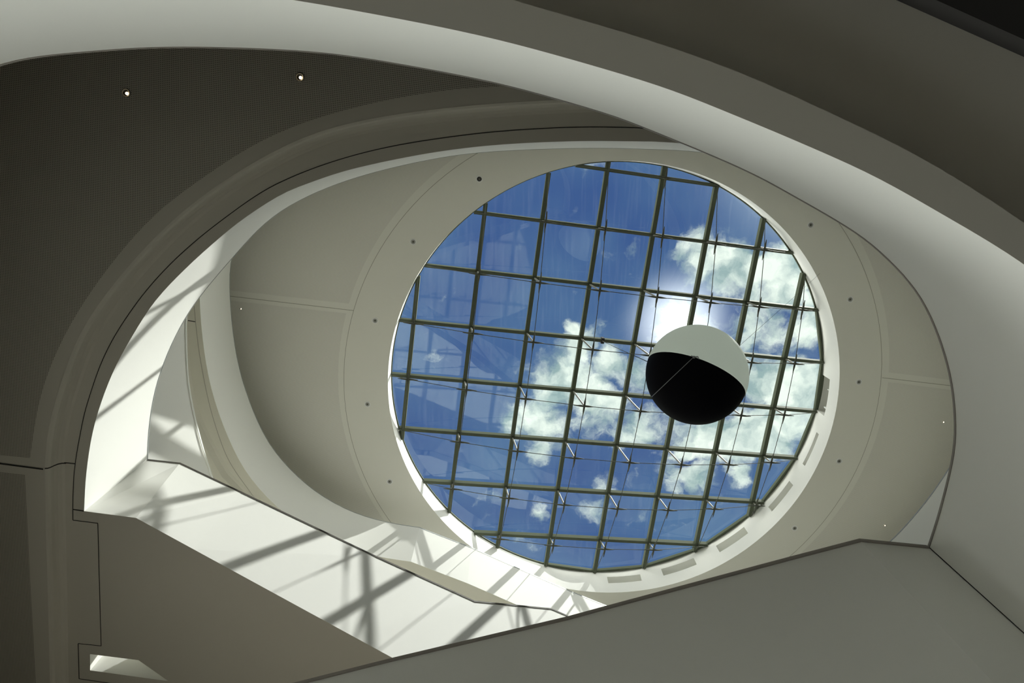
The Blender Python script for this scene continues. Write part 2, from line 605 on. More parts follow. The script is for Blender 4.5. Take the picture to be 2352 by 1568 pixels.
class Opening:
    def __init__(self, up, low, hb, hf, ht, thick=0.16, hts=None):
        self.hb, self.hf, self.ht = hb, hf, ht
        hts = hts or [ht] * len(up)
        self.up = [Vector((p[0] * h, p[1] * h, h + EYE)) for p, h in zip(up, hts)]
        self.low = [Vector((p[0] * hb, p[1] * hb, hb + EYE)) for p in low]
        n = len(self.up)
        area = sum(self.up[i].x * self.up[(i+1) % n].y - self.up[(i+1) % n].x * self.up[i].y for i in range(n))
        sg = 1 if area > 0 else -1
        self.out = []
        for i in range(n):
            d1 = (self.up[i] - self.up[i-1]).normalized()
            d2 = (self.up[(i+1) % n] - self.up[i]).normalized()
            n1 = Vector((d1.y, -d1.x, 0)) * sg
            n2 = Vector((d2.y, -d2.x, 0)) * sg
            m = (n1 + n2).normalized()
            self.out.append(m / max(0.5, m.dot(n1)))
        self.thick = thick
    def idx(self, a, b):
        n = len(self.up)
        return [i % n for i in range(a, b + 1)]
    def guard(self, name, a, b, mat, label, smooth):
        I = self.idx(a, b)
        bm = bmesh.new()
        up = [self.up[i] for i in I]
        low = [self.low[i] for i in I]
        bk = [self.up[i] + self.out[i] * self.thick for i in I]
        bf = [Vector((p.x, p.y, self.hf + EYE)) for p in bk]
        strip(bm, low, up, smooth=smooth)
        strip(bm, up, bk)
        strip(bm, bk, bf, smooth=smooth)
        return struct(link(name, bm, mat), label, 'wall')
    def cap(self, name, a, b, mat, label, over, hgt):
        I = self.idx(a, b)
        bm = bmesh.new()
        z = Vector((0, 0, 1))
        p0 = [self.up[i] - self.out[i] * over - z * hgt * 0.75 for i in I]
        p1 = [self.up[i] - self.out[i] * over + z * hgt * 0.25 for i in I]
        p2 = [self.up[i] + self.out[i] * (self.thick + 0.02) + z * hgt * 0.25 for i in I]
        p3 = [self.up[i] + self.out[i] * 0.01 - z * hgt * 0.75 for i in I]
        strip(bm, p0, p1)
        strip(bm, p1, p2)
        strip(bm, p3, p0)
        return struct(link(name, bm, mat), label, 'trim')

A_UP = loop(A_ARC, A_LINE)
A_LOWR = [p / (A_B / A_T) for p in A_UP]
B_UP = loop(B_ARC, B_LINE)
B_LOWR = loop(B_ARC_LOW, B_LINE_LOW)
C_UP = loop(C_ARC, C_LINE)
C_LOWR = [p / (C_B / C_T) for p in C_UP]
OA = Opening(A_UP, A_LOWR, A_B, A_F, A_T)
B_HTS = [B_T + (B_LINE_H[-1] - B_T) * max(0.0, 1 - i / 14.0) for i in range(len(B_ARC) - 1)] + B_LINE_H[:-1]
OB = Opening(B_UP, [p * (h / B_B) if i < 15 else q for i, (p, q, h) in enumerate(zip(B_UP, B_LOWR, B_HTS))], B_B, B_F, B_T, hts=B_HTS)
OC = Opening(C_UP, C_LOWR, C_B, C_F, C_T)
nA, nB, nC = len(A_ARC) - 1, len(B_ARC) - 1, len(C_ARC) - 1

OA.guard('wall_lower_curved', 0, nA, M_WALL, 'wide pale curved guard band of the lowest gallery sweeping over the top and right', True)
OA.guard('wall_lower_straight', nA, len(A_UP), M_WALL, 'shaded grey straight guard of the lowest gallery filling the bottom right', False)
OA.cap('trim_1', 0, nA, M_CAP3, 'thin dark cap along the top of the lowest curved guard', 0.006, 0.022)
OA.cap('trim_2', nA, len(A_UP), M_CAP3, 'dark cap along the top of the lowest straight guard', 0.012, 0.036)
OB.guard('wall_middle_curved', 0, nB, M_WALL, 'sunlit crescent guard wall of the middle gallery at left', True)
OB.guard('wall_middle_diagonal', nB, len(B_UP), M_WALL, 'sunlit diagonal guard wall of the middle gallery striped by bar shadows', False)
OB.cap('trim_3', 0, nB, M_CAP2, 'thin grey cap along the middle curved guard', 0.004, 0.02)
OB.cap('trim_4', nB, len(B_UP), M_CAP, 'thin dark cap along the middle diagonal guard', 0.008, 0.036)
OC.guard('wall_upper_curved', 0, nC, M_WALL, 'shaded concave curved guard of the upper gallery left of the skylight', True)
OC.guard('wall_upper_diagonal', nC, len(C_UP), M_WALL, 'bright diagonal guard of the upper gallery under the skylight', False)
OC.cap('trim_5', 0, nC, M_CAP2, 'thin grey cap along the upper curved guard', 0.004, 0.02)
OC.cap('trim_6', nC, len(C_UP), M_CAP2, 'thin grey cap along the upper diagonal guard', 0.004, 0.03)

# dark gasket in the corner where the lowest curved and straight guards meet
bm = bmesh.new()
cu, cl_ = OA.up[nA], OA.low[nA]
box_between(bm, cl_, cu, Vector((1, -0.4, 0)), 0.014, 0.012)
struct(link('trim_7', bm, M_JOINT), 'black gasket in the corner of the lowest guards at right', 'trim')

# ------------------------------------------------------------------ slabs
X0, X1, Y0, Y1 = -10.5, 13.8, -8.0, 13.8
def rect(h):
    z = h + EYE
    return [Vector((X0, Y0, z)), Vector((X1, Y0, z)), Vector((X1, Y1, z)), Vector((X0, Y1, z))]

def at_h(pts, h):
    return [Vector((p[0] * h, p[1] * h, h + EYE)) for p in pts]

def gallery_floor(op, h, label, mat=None):
    bm = bmesh.new()
    hole = [Vector((p.x, p.y, 0)) + o * 0.08 for p, o in zip(op.up, op.out)]
    poly_holes(bm, [rect(h), [Vector((q.x, q.y, h + EYE)) for q in hole]])
    return struct(link('floor', bm, mat or M_CARPET), label, 'floor')
gallery_floor(OA, A_F, 'floor of the lowest gallery behind its guard')
gallery_floor(OC, C_F, 'floor of the upper gallery behind its guard', M_LIGHTSTONE)

# --- lowest soffit: dropped ring round the opening, higher ceiling beyond, black zone in the far corner
CREASE_A = [(700, -150), (950, -74), (1174, 0), (1365, 53.6), (1500, 94), (1732, 177.5), (1862, 239), (2065, 333), (2188, 402), (2329, 496), (2480, 600), (2700, 800), (2850, 1100), (2880, 1500), (2750, 1900), (2400, 2250), (1700, 2500),
            (500, 2600), (-900, 2500), (-1500, 1600), (-1300, 700), (-800, 100), (-300, -150), (0, -210), (350, -205), (700, -150)]
crA = arc(CREASE_A, 200, 3)[:-1]
bm = bmesh.new()
poly_holes(bm, [at_h(crA, A_B), OA.low])
strip(bm, at_h(crA, A_B), [Vector((p.x, p.y, A_B + 0.11 + EYE)) for p in at_h(crA, A_B)], closed=True)
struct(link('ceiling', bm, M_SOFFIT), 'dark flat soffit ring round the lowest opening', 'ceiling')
bm = bmesh.new()
poly_holes(bm, [rect(A_B + 0.11), [Vector((p.x, p.y, A_B + 0.11 + EYE)) for p in at_h(crA, A_B)]])
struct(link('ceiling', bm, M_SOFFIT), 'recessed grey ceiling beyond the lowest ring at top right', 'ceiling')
bm = bmesh.new()
z_ = A_B - 0.05 + EYE
e = [Vector((q.x, q.y, z_)) for q in (P(u, v, A_B + 0.11) for u, v in ((400, -739), (2058, 0), (2352, 131), (3300, 560)))]
poly_holes(bm, [e + [Vector((X1, e[-1].y, z_)), Vector((X1, Y0, z_)), Vector((e[0].x, Y0, z_))]])
strip(bm, e, [Vector((p.x, p.y, A_B + 0.11 + EYE)) for p in e])
struct(link('ceiling', bm, M_DARK), 'black lowered ceiling in the top right corner', 'ceiling')

# --- middle soffit
STEP = 0.2
CREASE_B = [(128, 1060), (134, 978), (168, 860), (214, 745), (329, 593), (451, 474), (597, 375), (753, 302), (982.6, 258), (1304, 234), (1600, 236), (1900, 300), (2200, 480),
            (2420, 800), (2430, 1100), (2300, 1400), (2000, 1700), (1500, 1900), (1000, 2000), (400, 1990), (160, 1900), (142, 1700), (138, 1567), (134, 1350), (130, 1200), (128, 1060)]
c1 = arc(CREASE_B[:22], 190, 3)
c2 = T(CREASE_B[22:])
crB = list(c1) + [np.array(p) for p in c2[:-1]]
ringB = at_h(crB, B_B)
E_LOW = at_h(T([(206.6, 1501.7), (318, 1515.5), (387, 1564), (207, 1539)]), B_B)
bm = bmesh.new()
nb = len(ringB)
nrm = []
ar = sum(ringB[i].x * ringB[(i+1) % nb].y - ringB[(i+1) % nb].x * ringB[i].y for i in range(nb))
for i in range(nb):
    d = (ringB[(i+1) % nb] - ringB[i-1]).normalized()
    nrm.append(Vector((d.y, -d.x, 0)) * (1 if ar > 0 else -1))
ringB_in = [p - n * 0.12 for p, n in zip(ringB, nrm)]
poly_holes(bm, [ringB_in, OB.low, E_LOW])
prof = [(0, 0), (0.045, -0.012), (0.085, -0.05), (0.105, -0.10), (0.115, -0.15), (0.135, -0.185), (0.17, -STEP)]
prev = ringB
for k, (dx, dz) in enumerate(prof[1:]):
    cur = [p + n * (dx * 0.75 - 0.12) + Vector((0, 0, dz)) for p, n in zip(ringB, nrm)]
    if k == 0:
        prev = ringB_in
    strip(bm, prev, cur, closed=True, smooth=True)
    prev = cur
lowB = prev
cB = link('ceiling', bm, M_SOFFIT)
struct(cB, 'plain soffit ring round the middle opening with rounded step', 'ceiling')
PB = [(69, 1051), (92, 913), (141.5, 783), (226, 645), (348, 500), (459, 413), (589, 329), (704, 279), (800, 250.6), (906, 226), (1059, 203), (1166, 198), (1500, 170), (1900, 230), (2250, 420), (2500, 780), (2500, 1150), (2350, 1500)]
pb = arc(PB, 120, 2)
hp = B_B - STEP
perf_in = at_h(pb, hp)
end_r = perf_in[-1]
plain_gap = at_h(T([(57, 1089.7), (69, 1330), (82, 1567), (88, 1700), (95, 2000)]), hp)
jl = at_h(T([(-400, 1018)]), hp)[0]
j0, j1 = at_h(T([(-5, 1041), (-5, 1083)]), hp)
# the perforated fields: one beyond the curve, one small one below the joint
bm = bmesh.new()
fld = perf_in + [Vector((X1, end_r.y, hp + EYE)), Vector((X1, Y0, hp + EYE)), Vector((X0, Y0, hp + EYE)), Vector((X0, at_h(T([(-600, 985)]), hp)[0].y, hp + EYE))]
poly_holes(bm, [fld])
struct(link('ceiling', bm, M_PERF), 'dark perforated acoustic ceiling of the middle gallery at top left', 'ceiling')
bm = bmesh.new()
lf = Vector((X0, at_h(T([(-600, 1005)]), hp)[0].y, hp + EYE))
poly_holes(bm, [plain_gap + [Vector((plain_gap[-1].x, Y1, hp + EYE)), Vector((X0, Y1, hp + EYE)), lf]])
struct(link('ceiling', bm, M_PERF), 'perforated acoustic ceiling strip at the lower left edge', 'ceiling')
bm = bmesh.new()
poly_holes(bm, [rect(hp + 0.004), [Vector((p.x, p.y, hp + 0.004 + EYE)) for p in lowB]])
struct(link('ceiling', bm, M_SOFFIT), 'plain border between perforated ceiling and rounded step', 'ceiling')
bm = bmesh.new()
poly_holes(bm, [rect(B_F), [Vector((q.x, q.y, B_F + EYE)) for q in (p + o * 0.08 for p, o in zip(OB.up, OB.out))], [Vector((p.x, p.y, B_F + EYE)) for p in E_LOW]])
struct(link('floor', bm, M_LIGHTSTONE), 'floor of the middle gallery behind its guard', 'floor')
# small cut-out beside the bridge
bm = bmesh.new()
strip(bm, E_LOW, [Vector((p.x, p.y, B_F + 0.9 + EYE)) for p in E_LOW], closed=True)
struct(link('wall_slot', bm, M_WALL), 'bright walls of the small wedge-shaped cut-out at the lower left', 'wall')

def groove(parent, pts, h, w, mat, name='joint', up=0.004):
    """thin joint strip under a ceiling"""
    q = [Vector((p[0] * h, p[1] * h, h + EYE - up)) for p in pts]
    bm = bmesh.new()
    l, r = [], []
    for i in range(len(q)):
        d = (q[min(i+1, len(q)-1)] - q[max(i-1, 0)]).normalized()
        s = Vector((d.y, -d.x, 0)) * (w / 2)
        l.append(q[i] - s)
        r.append(q[i] + s)
    strip(bm, l, r)
    return link(name, bm, mat, parent)
SEAM_B = [(173, 1064.5), (174, 1055), (199, 932), (245, 806), (317.5, 691), (402, 596), (509, 500), (574, 470.5), (638, 419), (829.6, 352), (1059, 311), (1289, 293), (1476, 294), (1700, 310)]
SEAM_B = [(167.6, 1169), (169, 1110), (173, 1064.5), (183, 1005), (199, 932), (245, 806), (317.5, 691), (402, 596), (509, 506), (638, 421), (829.6, 352), (1059, 311), (1289, 293), (1476, 294), (1700, 310)]
groove(cB, arc(SEAM_B, 120, 1), B_B, 0.010, M_JOINT)
groove(cB, T([(127, 1060), (173, 1064.5)]), B_B, 0.014, M_JOINT)
groove(cB, T([(167.6, 1169), (193, 1173)]), B_B, 0.016, M_JOINT)
for seg_ in ([(167.6, 1169), (168, 1194)], [(168, 1194), (225, 1201)], [(225, 1201), (232.6, 1482.5)], [(232.6, 1482.5), (180, 1477)], [(180, 1477), (182, 1558)], [(182, 1558), (260, 1569)]):
    groove(cB, T(seg_), B_B, 0.011, M_JOINT)
groove(cB, T([(-300, 1026), (0, 1064), (99.5, 1077)]), hp, 0.02, M_JOINT)
# joint running over the step
kj = min(range(nb), key=lambda i: (ringB[i] - P(127, 1060, B_B)).length)
pj = [ringB[kj] - nrm[kj] * 0.13] + [ringB[kj] + nrm[kj] * (dx * 0.75 - 0.12) + Vector((0, 0, dz)) for dx, dz in prof]
pj = [p - nrm[kj] * 0.004 - Vector((0, 0, 0.004)) for p in pj]
sd = Vector((-nrm[kj].y, nrm[kj].x, 0)) * 0.008
bm = bmesh.new()
strip(bm, [p - sd for p in pj], [p + sd for p in pj])
link('joint', bm, M_JOINT, cB)

# --- upper soffit
bm = bmesh.new()
CB_STEP = [(528, 1084), (513.6, 1061.7), (485, 1004), (456, 947), (441, 880), (434, 800), (432, 700), (440, 600), (470, 500), (600, 400), (800, 330), (1000, 290), (1300, 262), (1600, 272),
           (1920, 360), (2200, 540), (2350, 780), (2360, 1010), (2260, 1230), (2090, 1370), (1800, 1480), (1450, 1500), (1150, 1430), (850, 1300), (640, 1190), (528, 1084)]
cs = arc(CB_STEP, 180, 3)[:-1]
stC = at_h(cs, C_B)
poly_holes(bm, [stC, OC.low])
stC2 = [p + (Vector((p.x, p.y, 0)) - Vector((1.8, 4.5, 0))).normalized() * 0.12 + Vector((0, 0, -0.16)) for p in stC]
stC1 = [a.lerp(b, 0.45) + Vector((0, 0, 0.03)) for a, b in zip(stC, stC2)]
strip(bm, stC, stC1, closed=True, smooth=True)
strip(bm, stC1, stC2, closed=True, smooth=True)
poly_holes(bm, [rect(C_B - 0.16), stC2])
cC = link('ceiling', bm, M_CSOFF)
struct(cC, 'narrow grey soffit of the upper gallery left of its curved guard', 'ceiling')
groove(cC, arc([(437, 640), (445.7, 699), (449.5, 741), (459, 817.5), (482, 932), (512.6, 1028), (535.6, 1074), (590, 1150)], 50, 1), C_B, 0.014, M_JOINT2)
groove(cC, T([(420, 734), (449, 738.5)]), C_B, 0.018, M_JOINT)

# curved back wall of the middle gallery, seen over its guard
WT = [(470, 560), (440, 640), (428, 729.5), (428, 783), (432, 867), (444, 940), (465, 1024), (488, 1097), (500, 1135)]
wt = arc(WT, 60, 2)
hw = 11.0
up_ = at_h(wt, hw)
bm = bmesh.new()
strip(bm, [Vector((p.x * 1.05 - 0.12, p.y * 1.02, B_F + EYE)) for p in up_], up_, smooth=True)
struct(link('wall_back_curved', bm, M_WALL), 'curved inner wall half in sun, just behind the crescent guard at left', 'wall')
bm = bmesh.new()
q0 = [p - Vector((0, 0, 0.0)) + Vector((0.012, 0, 0)) for p in up_]
strip(bm, [p + Vector((0.014, 0, -0.035)) for p in up_], [p + Vector((0.014, 0, 0.0)) for p in up_])
strip(bm, [p + Vector((0.014, 0, -0.035)) for p in up_], [p + Vector((0, 0, -0.035)) for p in up_])
struct(link('trim_8', bm, M_WALL), 'slim pale bead along the top of the curved back wall', 'trim')

# ------------------------------------------------------------------ top ceiling and drum
def fit_circle(pts):
    A = np.array([[2*p[0], 2*p[1], 1] for p in pts])
    b = np.array([p[0]**2 + p[1]**2 for p in pts])
    q = np.linalg.lstsq(A, b, rcond=None)[0]
    return q[:2], math.sqrt(q[2] + q[0]**2 + q[1]**2)
DRUM = [(891, 880), (894, 931), (901, 979), (915.6, 1028), (934, 1077.8), (983, 1151.6), (1017.5, 1193.7), (1056, 1235.8), (1912, 968), (1881.7, 1069), (1821, 1162), (1724, 1255),
        (1602, 1320), (1481, 1352.5), (1400, 1362), (1883, 641), (1911, 713), (1926, 790), (1927, 832.5), (1919.6, 909), (1832, 560), (1755.6, 487), (1670, 425.7), (1391, 370),
        (1455, 369.7), (1519, 377.6), (1582.7, 395.8), (1264, 392.6), (1200, 418), (1118, 464), (1041, 522), (977.6, 608), (930, 691), (901, 793)]
dt = T(DRUM)
dc, dr = fit_circle(dt)
# the opening is very slightly out of round: keep its low harmonics
th = np.array([math.atan2(p[1] - dc[1], p[0] - dc[0]) for p in dt])
rr = np.array([np.hypot(*(p - dc)) for p in dt])
Hm = np.c_[np.ones_like(th), np.cos(2*th), np.sin(2*th), np.cos(3*th), np.sin(3*th)]
hc = np.linalg.lstsq(Hm, rr, rcond=None)[0]
def drum_r(a):
    return float(hc @ np.array([1, math.cos(2*a), math.sin(2*a), math.cos(3*a), math.sin(3*a)]))
DC = Vector((dc[0] * D_B, dc[1] * D_B, 0))
def drum_xy(a, k=1.0):
    r = drum_r(a) * D_B * k
    return DC.x + r * math.cos(a), DC.y + r * math.sin(a)
# plane of the skylight: slightly pitched, from the height of the drum around the rim
rim = [(-0.5, 5.3, .46), (7.9, 5.3, .92), (2.6, 10.7, .77), (7.3, 3.0, .72), (5.4, 1.0, .42), (-2.9, 5.3, .46), (-1.9, 8.2, .55), (6.3, 8.6, .95)]
Ap = np.array([[1, a, b] for a, b, _ in rim])
pp = np.linalg.lstsq(Ap, np.array([c for *_, c in rim]), rcond=None)[0]
pp[0] *= D_B / 15.4
def glass_z(x, y):
    return D_B + EYE + pp[0] + pp[1] * x + pp[2] * y
PN = Vector((-pp[1], -pp[2], 1)).normalized()
STRUT_N = Vector((-0.134, 0.015, 0.99)).normalized()
def on_glass(u, v):
    x, y = tan_px(u, v)
    h = (D_B + pp[0]) / (1 - pp[1] * x - pp[2] * y)
    return Vector((x * h, y * h, h + EYE))
GUP = 0.15          # the panes lie this far above the undersides of the bars

# drum wall with six recesses
SLOTS = [((1884, 858), (1867, 935), (1906, 870), (1893, 955)), ((1876, 993.5), (1842, 1065), (1881, 996), (1849, 1069)), ((1815, 1104.5), (1762.5, 1162.6), (1821, 1115), (1773, 1174)),
         ((1708.6, 1210), (1644, 1253), (1718, 1222.7), (1653.7, 1268.6)), ((1595, 1280.5), (1518.4, 1306), (1598.7, 1296.6), (1524, 1321.5)), ((1471.7, 1317.6), (1394, 1325), (1473, 1333), (1397.8, 1338.7))]
def hit_drum(u, v):
    x, y = tan_px(u, v)
    lo, hi = D_B - 0.3, D_B + 3.0
    for _ in range(60):         # the ray leaves the drum outline where it meets the wall
        m = (lo + hi) / 2
        px_, py_ = x * m - DC.x, y * m - DC.y
        a = math.atan2(py_, px_)
        if math.hypot(px_, py_) < drum_r(a) * D_B:
            lo = m
        else:
            hi = m
    return math.atan2(y * lo - DC.y, x * lo - DC.x), lo
slot_par = []
for q in SLOTS:
    hs = [hit_drum(*p) for p in q]
    a0 = (hs[0][0] + hs[2][0]) / 2
    a1 = (hs[1][0] + hs[3][0]) / 2
    top = (hs[0][1] + hs[1][1]) / 2
    bot = (hs[2][1] + hs[3][1]) / 2
    slot_par.append((min(a0, a1), max(a0, a1), bot, top))
bm = bmesh.new()
angs = set(np.linspace(-math.pi, math.pi, 181)[:-1].tolist())
for a0, a1, *_ in slot_par:
    angs |= {a0, a1}
angs = sorted(angs)
def slot_at(a):
    for s in slot_par:
        if s[0] - 1e-9 <= a <= s[1] + 1e-9:
            return s
    return None
zt = lambda a: glass_z(*drum_xy(a)) + GUP - 0.01
for i, a in enumerate(angs):
    b = angs[(i + 1) % len(angs)]
    if i + 1 == len(angs):
        b += 2 * math.pi
    if b - a < 1e-6:
        continue
    s = slot_at((a + b) / 2)
    pa, pb2 = drum_xy(a), drum_xy(b)
    def quad(z0a, z0b, z1a, z1b):
        vv = [bm.verts.new((pa[0], pa[1], z0a)), bm.verts.new((pb2[0], pb2[1], z0b)), bm.verts.new((pb2[0], pb2[1], z1b)), bm.verts.new((pa[0], pa[1], z1a))]
        bm.faces.new(vv)
    zb = D_B + EYE
    if s is None:
        quad(zb, zb, zt(a), zt(b))
    else:
        quad(zb, zb, s[2] + EYE, s[2] + EYE)
        quad(s[3] + EYE, s[3] + EYE, zt(a), zt(b))
for a0, a1, bot, top in slot_par:
    K = 1.075
    aa = np.linspace(a0, a1, 8)
    f = [drum_xy(a) for a in aa]
    g = [drum_xy(a, K) for a in aa]
    z0, z1 = bot + EYE, top + EYE
    strip(bm, [Vector((*p, z1)) for p in f], [Vector((*p, z1)) for p in g])
    strip(bm, [Vector((*p, z0)) for p in f], [Vector((*p, z0)) for p in g])
    strip(bm, [Vector((*p, z0)) for p in g], [Vector((*p, z1)) for p in g])
    for j in (0, -1):
        bm.faces.new([bm.verts.new(Vector((*f[j], z0))), bm.verts.new(Vector((*g[j], z0))), bm.verts.new(Vector((*g[j], z1))), bm.verts.new(Vector((*f[j], z1)))])
bmesh.ops.remove_doubles(bm, verts=bm.verts, dist=1e-5)
drum = struct(link('wall_drum', bm, M_WALL), 'white round drum wall under the skylight with six oblong recesses', 'wall')

# top ceiling
circ = [drum_xy(a) for a in np.linspace(-math.pi, math.pi, 181)[:-1]]
bm = bmesh.new()
poly_holes(bm, [rect(D_B), [Vector((x, y, D_B + EYE)) for x, y in circ]])
cD = struct(link('ceiling', bm, M_RING), 'pale plaster ring of the top ceiling round the skylight', 'ceiling')
PERF_D = T([(852, 580), (801, 705), (777, 873), (786, 980), (2032, 901), (2023.5, 965), (2003, 1041), (1972.4, 1105), (1901, 1202), (1050, 355), (838, 1120)])
SEAM_D = T([(834, 644), (817.6, 702), (792, 835), (793, 912), (2023.5, 850), (2013, 939), (1988, 1026), (1938, 1133), (1850, 1247), (1090, 352), (1926, 513)])
pc, pr = fit_circle(PERF_D)
sc_, sr = fit_circle(SEAM_D)
def circ_pts(c, r, a0, a1, n):
    return [np.array([c[0] + r * math.cos(a), c[1] + r * math.sin(a)]) for a in np.linspace(a0, a1, n)]
groove(cD, circ_pts(sc_, sr, 0, 2*math.pi, 160), D_B, 0.012, M_JOINT2)
seams = [T([(812.5, 713), (530, 680), (300, 652)]), T([(2026, 867), (2180, 885), (2500, 922)])]
for s in seams:
    groove(cD, s, D_B, 0.014, M_JOINT2)
# perforated fields, one each side of the two radial joints
def ang_of(p):
    return math.atan2(p[1] - pc[1], p[0] - pc[0])
aL, aR = ang_of(seams[0][0]), ang_of(seams[1][0])
wband = 0.13 / (pr * D_B)
hD = D_B - 0.003
def field(a0, a1, corner, lab):
    inner = at_h(circ_pts(pc, pr, a0, a1, 70), hD)
    bm = bmesh.new()
    poly_holes(bm, [inner + corner])
    struct(link('ceiling', bm, M_PERF2), lab, 'ceiling')
zD = hD + EYE
aLp = aL % (2*math.pi)
aRp = aR % (2*math.pi)
dL = (seams[0][1] - seams[0][0]); dL /= np.linalg.norm(dL)
dR = (seams[1][1] - seams[1][0]); dR /= np.linalg.norm(dR)
def far(c, d, off, X):
    p0 = np.array(c) * hD
    t = (X - p0[0]) / d[0]
    return Vector((X, p0[1] + d[1] * t + off, zD))
# lower half (larger y) runs from the right joint to the left joint through +y
if aRp > math.pi:
    aRp -= 2*math.pi
field(aRp + wband, aLp - wband, [far(seams[0][0], dL, 0.13, X0), Vector((X0, Y1, zD)), Vector((X1, Y1, zD)), far(seams[1][0], dR, 0.13, X1)], 'fine perforated top ceiling field below the two radial joints')
field(aLp + wband, aRp + 2*math.pi - wband, [far(seams[1][0], dR, -0.13, X1), Vector((X1, Y0, zD)), Vector((X0, Y0, zD)), far(seams[0][0], dL, -0.13, X0)], 'fine perforated top ceiling field above the two radial joints')

# ------------------------------------------------------------------ skylight
G = {0: {3: (1396, 391), 4: (1525, 408.6), 5: (1648, 426)}, 1: {1: (1111.6, 490), 2: (1245, 507.5), 3: (1373.5, 524.5), 4: (1500, 542), 5: (1624, 557), 6: (1742, 571)},
     2: {1: (1097, 622), 2: (1226, 638), 3: (1354.5, 652.7), 4: (1479.5, 666.5), 5: (1598.6, 679.6), 6: (1715, 694), 7: (1828, 707)},
     3: {0: (950.5, 740), 1: (1081, 753), 2: (1209, 764), 3: (1336.5, 777), 4: (1456.5, 788), 7: (1805.5, 822.5)},
     4: {0: (938, 864), 1: (1067, 876.5), 2: (1193, 887.5), 3: (1317, 899), 4: (1437.5, 909), 7: (1778.6, 937)},
     5: {0: (925, 988), 1: (1053, 995), 2: (1177, 1004), 3: (1299.5, 1014), 4: (1417.5, 1023), 5: (1532, 1032.6), 6: (1644.6, 1040), 7: (1752, 1048)},
     6: {1: (1041, 1107), 2: (1162, 1117.6), 3: (1280.6, 1126), 4: (1397, 1134.5), 5: (1512.6, 1140), 6: (1621.7, 1147)},
     7: {2: (1146, 1228), 3: (1265, 1236), 4: (1377, 1240.5), 5: (1491.6, 1247)}}
rows_, rhs_ = [], []
for r in G:
    for c_ in G[r]:
        u, v = G[r][c_]
        rows_.append([c_, r, 1, 0, 0, 0, -u*c_, -u*r]); rhs_.append(u)
        rows_.append([0, 0, 0, c_, r, 1, -v*c_, -v*r]); rhs_.append(v)
hh = np.linalg.lstsq(np.array(rows_, float), np.array(rhs_, float), rcond=None)[0]
def grid_px(c_, r):
    w = hh[6]*c_ + hh[7]*r + 1
    return (hh[0]*c_ + hh[1]*r + hh[2]) / w, (hh[3]*c_ + hh[4]*r + hh[5]) / w
def node_pt(c_, r):
    return on_glass(*grid_px(c_, r))
def inside(p, k=1.0):
    dx, dy = p.x - DC.x, p.y - DC.y
    return math.hypot(dx, dy) < drum_r(math.atan2(dy, dx)) * D_B * k
def rho(p):
    dx, dy = p.x - DC.x, p.y - DC.y
    return math.hypot(dx, dy) / (drum_r(math.atan2(dy, dx)) * D_B)
def clip_line(fn, t0, t1, k):
    ts = np.linspace(t0, t1, 1200)
    ins = [t for t in ts if inside(fn(t), k)]
    return (ins[0], ins[-1]) if ins else None

win = thing('window_1', 'round skylight of square glass panes on green-grey bars with cable trusses', 'skylight', (DC.x, DC.y, D_B + EYE + 0.7))
win['kind'] = 'structure'
bm = bmesh.new()
vsg = [bm.verts.new(Vector((x, y, glass_z(x, y) + GUP))) for x, y in (drum_xy(a, 1.01) for a in np.linspace(-math.pi, math.pi, 181)[:-1])]
bm.faces.new(vsg)
link('glass', bm, M_GLASS, win)
lines = []
crossing = []
for c_ in range(0, 8):
    fn = lambda t, c_=c_: node_pt(c_, t)
    r_ = clip_line(fn, -2.0, 10.0, 0.998)
    if r_:
        lines.append(('c', c_, fn, r_))
for k in range(0, 8):
    fn = lambda t, k=k: node_pt(t, k)
    r_ = clip_line(fn, -3.0, 11.0, 0.998)
    if r_:
        lines.append(('r', k, fn, r_))
for kind, k, fn, (t0, t1) in lines:
    bm = bmesh.new()
    p, q = fn(t0), fn(t1)
    wdt = 0.105 if kind == 'c' else 0.085
    box_between(bm, p, q, PN, wdt, GUP - 0.005)
    # the narrow glazing cap that shows above the bar's flange
    link('mullion', bm, M_FRAME, win)
    crossing += [p, q]
# rim frame: straight pieces between the ends of the bars at the lower right, elsewhere round
ang = lambda p: math.atan2(p.y - DC.y, p.x - DC.x)
crossing.sort(key=ang)
bm = bmesh.new()
def on_rim(a, k, up):
    x, y = drum_xy(a, k)
    return Vector((x, y, glass_z(x, y))) + PN * up
for i in range(len(crossing)):
    p, q = crossing[i], crossing[(i + 1) % len(crossing)]
    a, b = ang(p), ang(q)
    if b < a:
        b += 2 * math.pi
    if (p - q).length < 0.02:
        continue
    aa = np.linspace(a, b, 7)
    mid = math.degrees((a + b) / 2)
    if -25 < mid < 105:
        box_between(bm, p + PN * 0.06, q + PN * 0.06, PN, 0.05, 0.10)
        edge = [p.lerp(q, t) + PN * 0.10 for t in np.linspace(0, 1, 7)]
        strip(bm, edge, [on_rim(t, 1.012, 0.10) for t in aa])
    else:
        strip(bm, [on_rim(t, 0.995, 0.11) for t in aa], [on_rim(t, 1.012, 0.11) for t in aa])
        strip(bm, [on_rim(t, 0.995, 0.11) for t in aa], [on_rim(t, 0.995, 0.16) for t in aa])
link('rim_frame', bm, M_FRAME, win)
